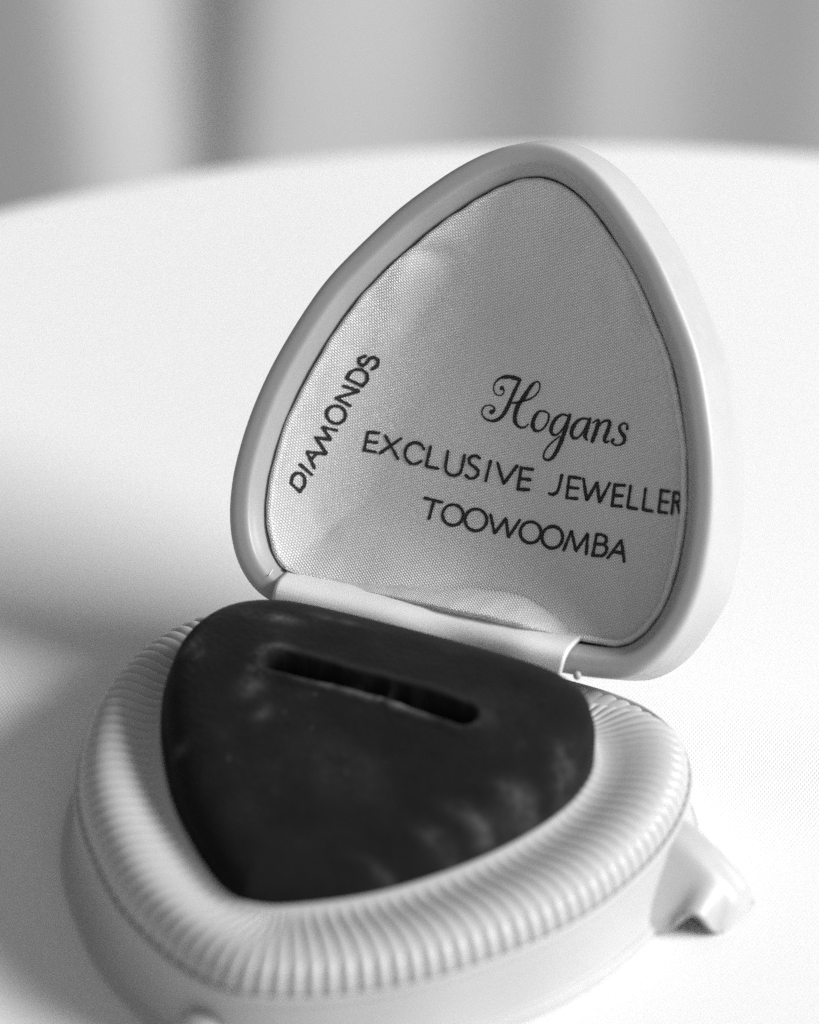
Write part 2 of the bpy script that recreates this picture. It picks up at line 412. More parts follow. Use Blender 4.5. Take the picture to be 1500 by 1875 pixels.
rows = [np.c_[PO2 + PN2*w_[0], ZC + w_[1]*hsc] for w_ in wall[:-1]]
XY = np.concatenate([cen + (E2-cen)*k for k in ks]); D = polydist(XY, E2)
Z = padz(XY[:, 0], XY[:, 1], D)
V = np.r_[np.concatenate(rows), np.c_[XY, Z]]
pad = link('ring_cushion', sc(V), gridfaces(nr+len(rows), NP), VELVET, box, label='dark velvet cushion with a long ring slot')
at = pad.data.attributes.new('wear', 'FLOAT', 'POINT'); at.data.foreach_set('value', padwear(V[:, 0], V[:, 1]).astype(np.float32))

# --- lid shell
NL = 480
lp = spline([(-.160, .24), (-.130, .20), (-.125, .13), (-.121, .080), (-.108, .045), (-.092, .020), (-.082, .004), (-.070, -.002), (-.050, -.004), (-.026, -.004), (-.010, .001), (-.001, .014), (.002, .04), (.012, .10), (.030, .18),
             (.046, .27), (.044, .37), (.018, .47), (-.04, .555)], 4)
rows = [tuple(r) for r in lp] + [(-.04, .555+.13*(1-(k/8)**2), max(k/8, .002)) for k in range(7, -1, -1)]
A1 = sweep(rows, NL, lid_outline); A2 = sweep([(min(r[0], .0),)+tuple(r[1:]) for r in rows], NL, lid_outline)
kb = sstep(A1[..., 1:2], .15, .50)            # the outer wall stands straight along the hinge
A = lidT(A1*(1-kb)+A2*kb)
lid = link('lid_shell', sc(A), gridfaces(len(rows), NL), PLASTIC, box)

# --- satin lining: shallow bowl pressed into the lid, with a rolled edge
def liningz(x, y, d):
    q = np.clip(d/.40, 0, 1); z = DEP+.003 + .19*(1-(1-q)**2)
    def G_(cx, cy, sx, sy, ang=0):
        c_, s_ = math.cos(ang), math.sin(ang); X = (x-cx)*c_+(y-cy)*s_; Y = -(x-cx)*s_+(y-cy)*c_
        return np.exp(-(X/sx)**2-(Y/sy)**2)
    # puckers where the fabric is tacked in
    z = z + .045*G_(-.42, -.90, .09, .030, -.25) + .020*G_(-.34, -.86, .05, .05) - .032*G_(-.505, -.76, .055, .16, .35) + .022*G_(-.42, -.68, .05, .20, .45)
    z = z + .012*G_(-.62, -.46, .04, .18, .35) - .012*G_(-.70, -.26, .045, .16, .2) - .010*G_(-.80, .02, .03, .12, .1) + .010*G_(-.66, .22, .05, .10, -.5)
    th = np.arctan2(x, -(y+.25))
    z = z + (.0022*np.sin(th*19+2*np.sin(th*5)) + .0012*np.sin(th*37+1))*(.5+.5*np.sin(th*3+1))*np.exp(-(d/.12)**2)
    z = z + .022*G_(.42, -.90, .04, .10, -.55) - .014*G_(.35, -.84, .04, .10, -.55) + .006*G_(.86, .10, .05, .06)
    z = z - .012*G_(-.40, .30, .35, .10, .3) + .006*np.sin(11*x+3*y)*np.exp(-(d/.25)**2)
    return z
NS = 360; nsr = 110
LO2, _ = lid_outline(NS); LN2 = normals(LO2); aa = np.arange(NS)/NS*2*np.pi
SE = LO2 - LN2*(INS + .0035*np.sin(5*aa+1)*np.sin(3*aa) + .0015*np.sin(17*aa+1) + .0010*np.sin(29*aa+2) + .0006*np.sin(53*aa))[:, None]
cl_ = np.array([0, -.25]); ks = np.linspace(1, .002, nsr)
XY = np.concatenate([cl_ + (SE-cl_)*k for k in ks]); D = polydist(XY, SE)
Z = liningz(XY[:, 0], XY[:, 1], D)
# rolled edge going down into the gap
en = normals(SE)
yb = sstep(SE[:, 1], .40, .47)*sstep(-SE[:, 0], -.75, -.2)    # thicker towards the hinge
edge = []
for off, dz in ((.004, .10), (.010, .055), (.010, .025), (.006, .008)):
    edge.append(np.c_[SE+en*off*.8, .008+DEP+dz+0*SE[:, 0]])
V = np.r_[np.concatenate(edge), np.c_[XY, Z]]
VL = lidT(V)
lin = link('satin_lining', sc(VL), gridfaces(nsr+4, NS, flip=True), SATIN, box, label='shiny pale satin lining printed with black words')
setuv(lin, V[:, :2])
# piping along the lining's edge
ring = []; NPp = 8
rr = .013 + .004*np.sin(np.arange(NS)*.9)*.3
for k in range(NPp):
    a = 2*np.pi*k/NPp
    ring.append(np.c_[SE + en*((rr*np.cos(a)-.008)[:, None]), DEP+.005 + rr*np.sin(a) - .004*yb])
ring.append(ring[0])
V = np.array(ring); pf = gridfaces(NPp+1, NS)
pip = link('lining_edge', sc(lidT(V)), pf, SATIN, lin); setuv(pip, np.concatenate([v[:, :2] for v in V]))
# padded roll along the hinge side
xs = np.linspace(-.70, .63, 110); V = []; UV = []
led = spline([(.004, .120), (.003, .085), (-.002, .055), (-.012, .036), (-.024, .044), (-.046, .080), (-.068, .118), (-.085, .148), (-.094, .190)], 3)
for x in xs:
    s = (x+.70)/1.33
    hh_ = (.22+.95*math.sin(math.pi*min(1, s*.5+.28))*float(sstep(s, .05, .75)))*float(1-sstep(s, .72, 1.0))+.02
    hh_ *= 1+.04*math.sin(x*9)+.02*math.sin(x*31+1)
    i = np.argmin(np.abs(SE[:, 0]-x) + 10*(SE[:, 1] < .2)); y0 = np.interp(x, [SE[i-1, 0], SE[i, 0], SE[(i+1) % NS, 0]][::-1], [SE[i-1, 1], SE[i, 1], SE[(i+1) % NS, 1]][::-1]) if SE[i-1, 0] > SE[(i+1) % NS, 0] else SE[i, 1]
    for dy, z in led[:, :2]:
        V.append((x, y0 + dy*hh_*1.15, DEP+.012-.020*float(sstep(hh_, .4, 1.0)) + (z-.112)*(.30+.70*min(1, hh_)) + .0012*math.sin(x*57+dy*90)))
        UV.append((x, y0+dy*1.4))
V = np.array(V); nk = len(led)
F = [(i*nk+k, i*nk+k+1, (i+1)*nk+k+1, (i+1)*nk+k) for i in range(len(xs)-1) for k in range(nk-1)]
roll = link('lining_roll', sc(lidT(V)), F, SATIN, lin); setuv(roll, np.array(UV))

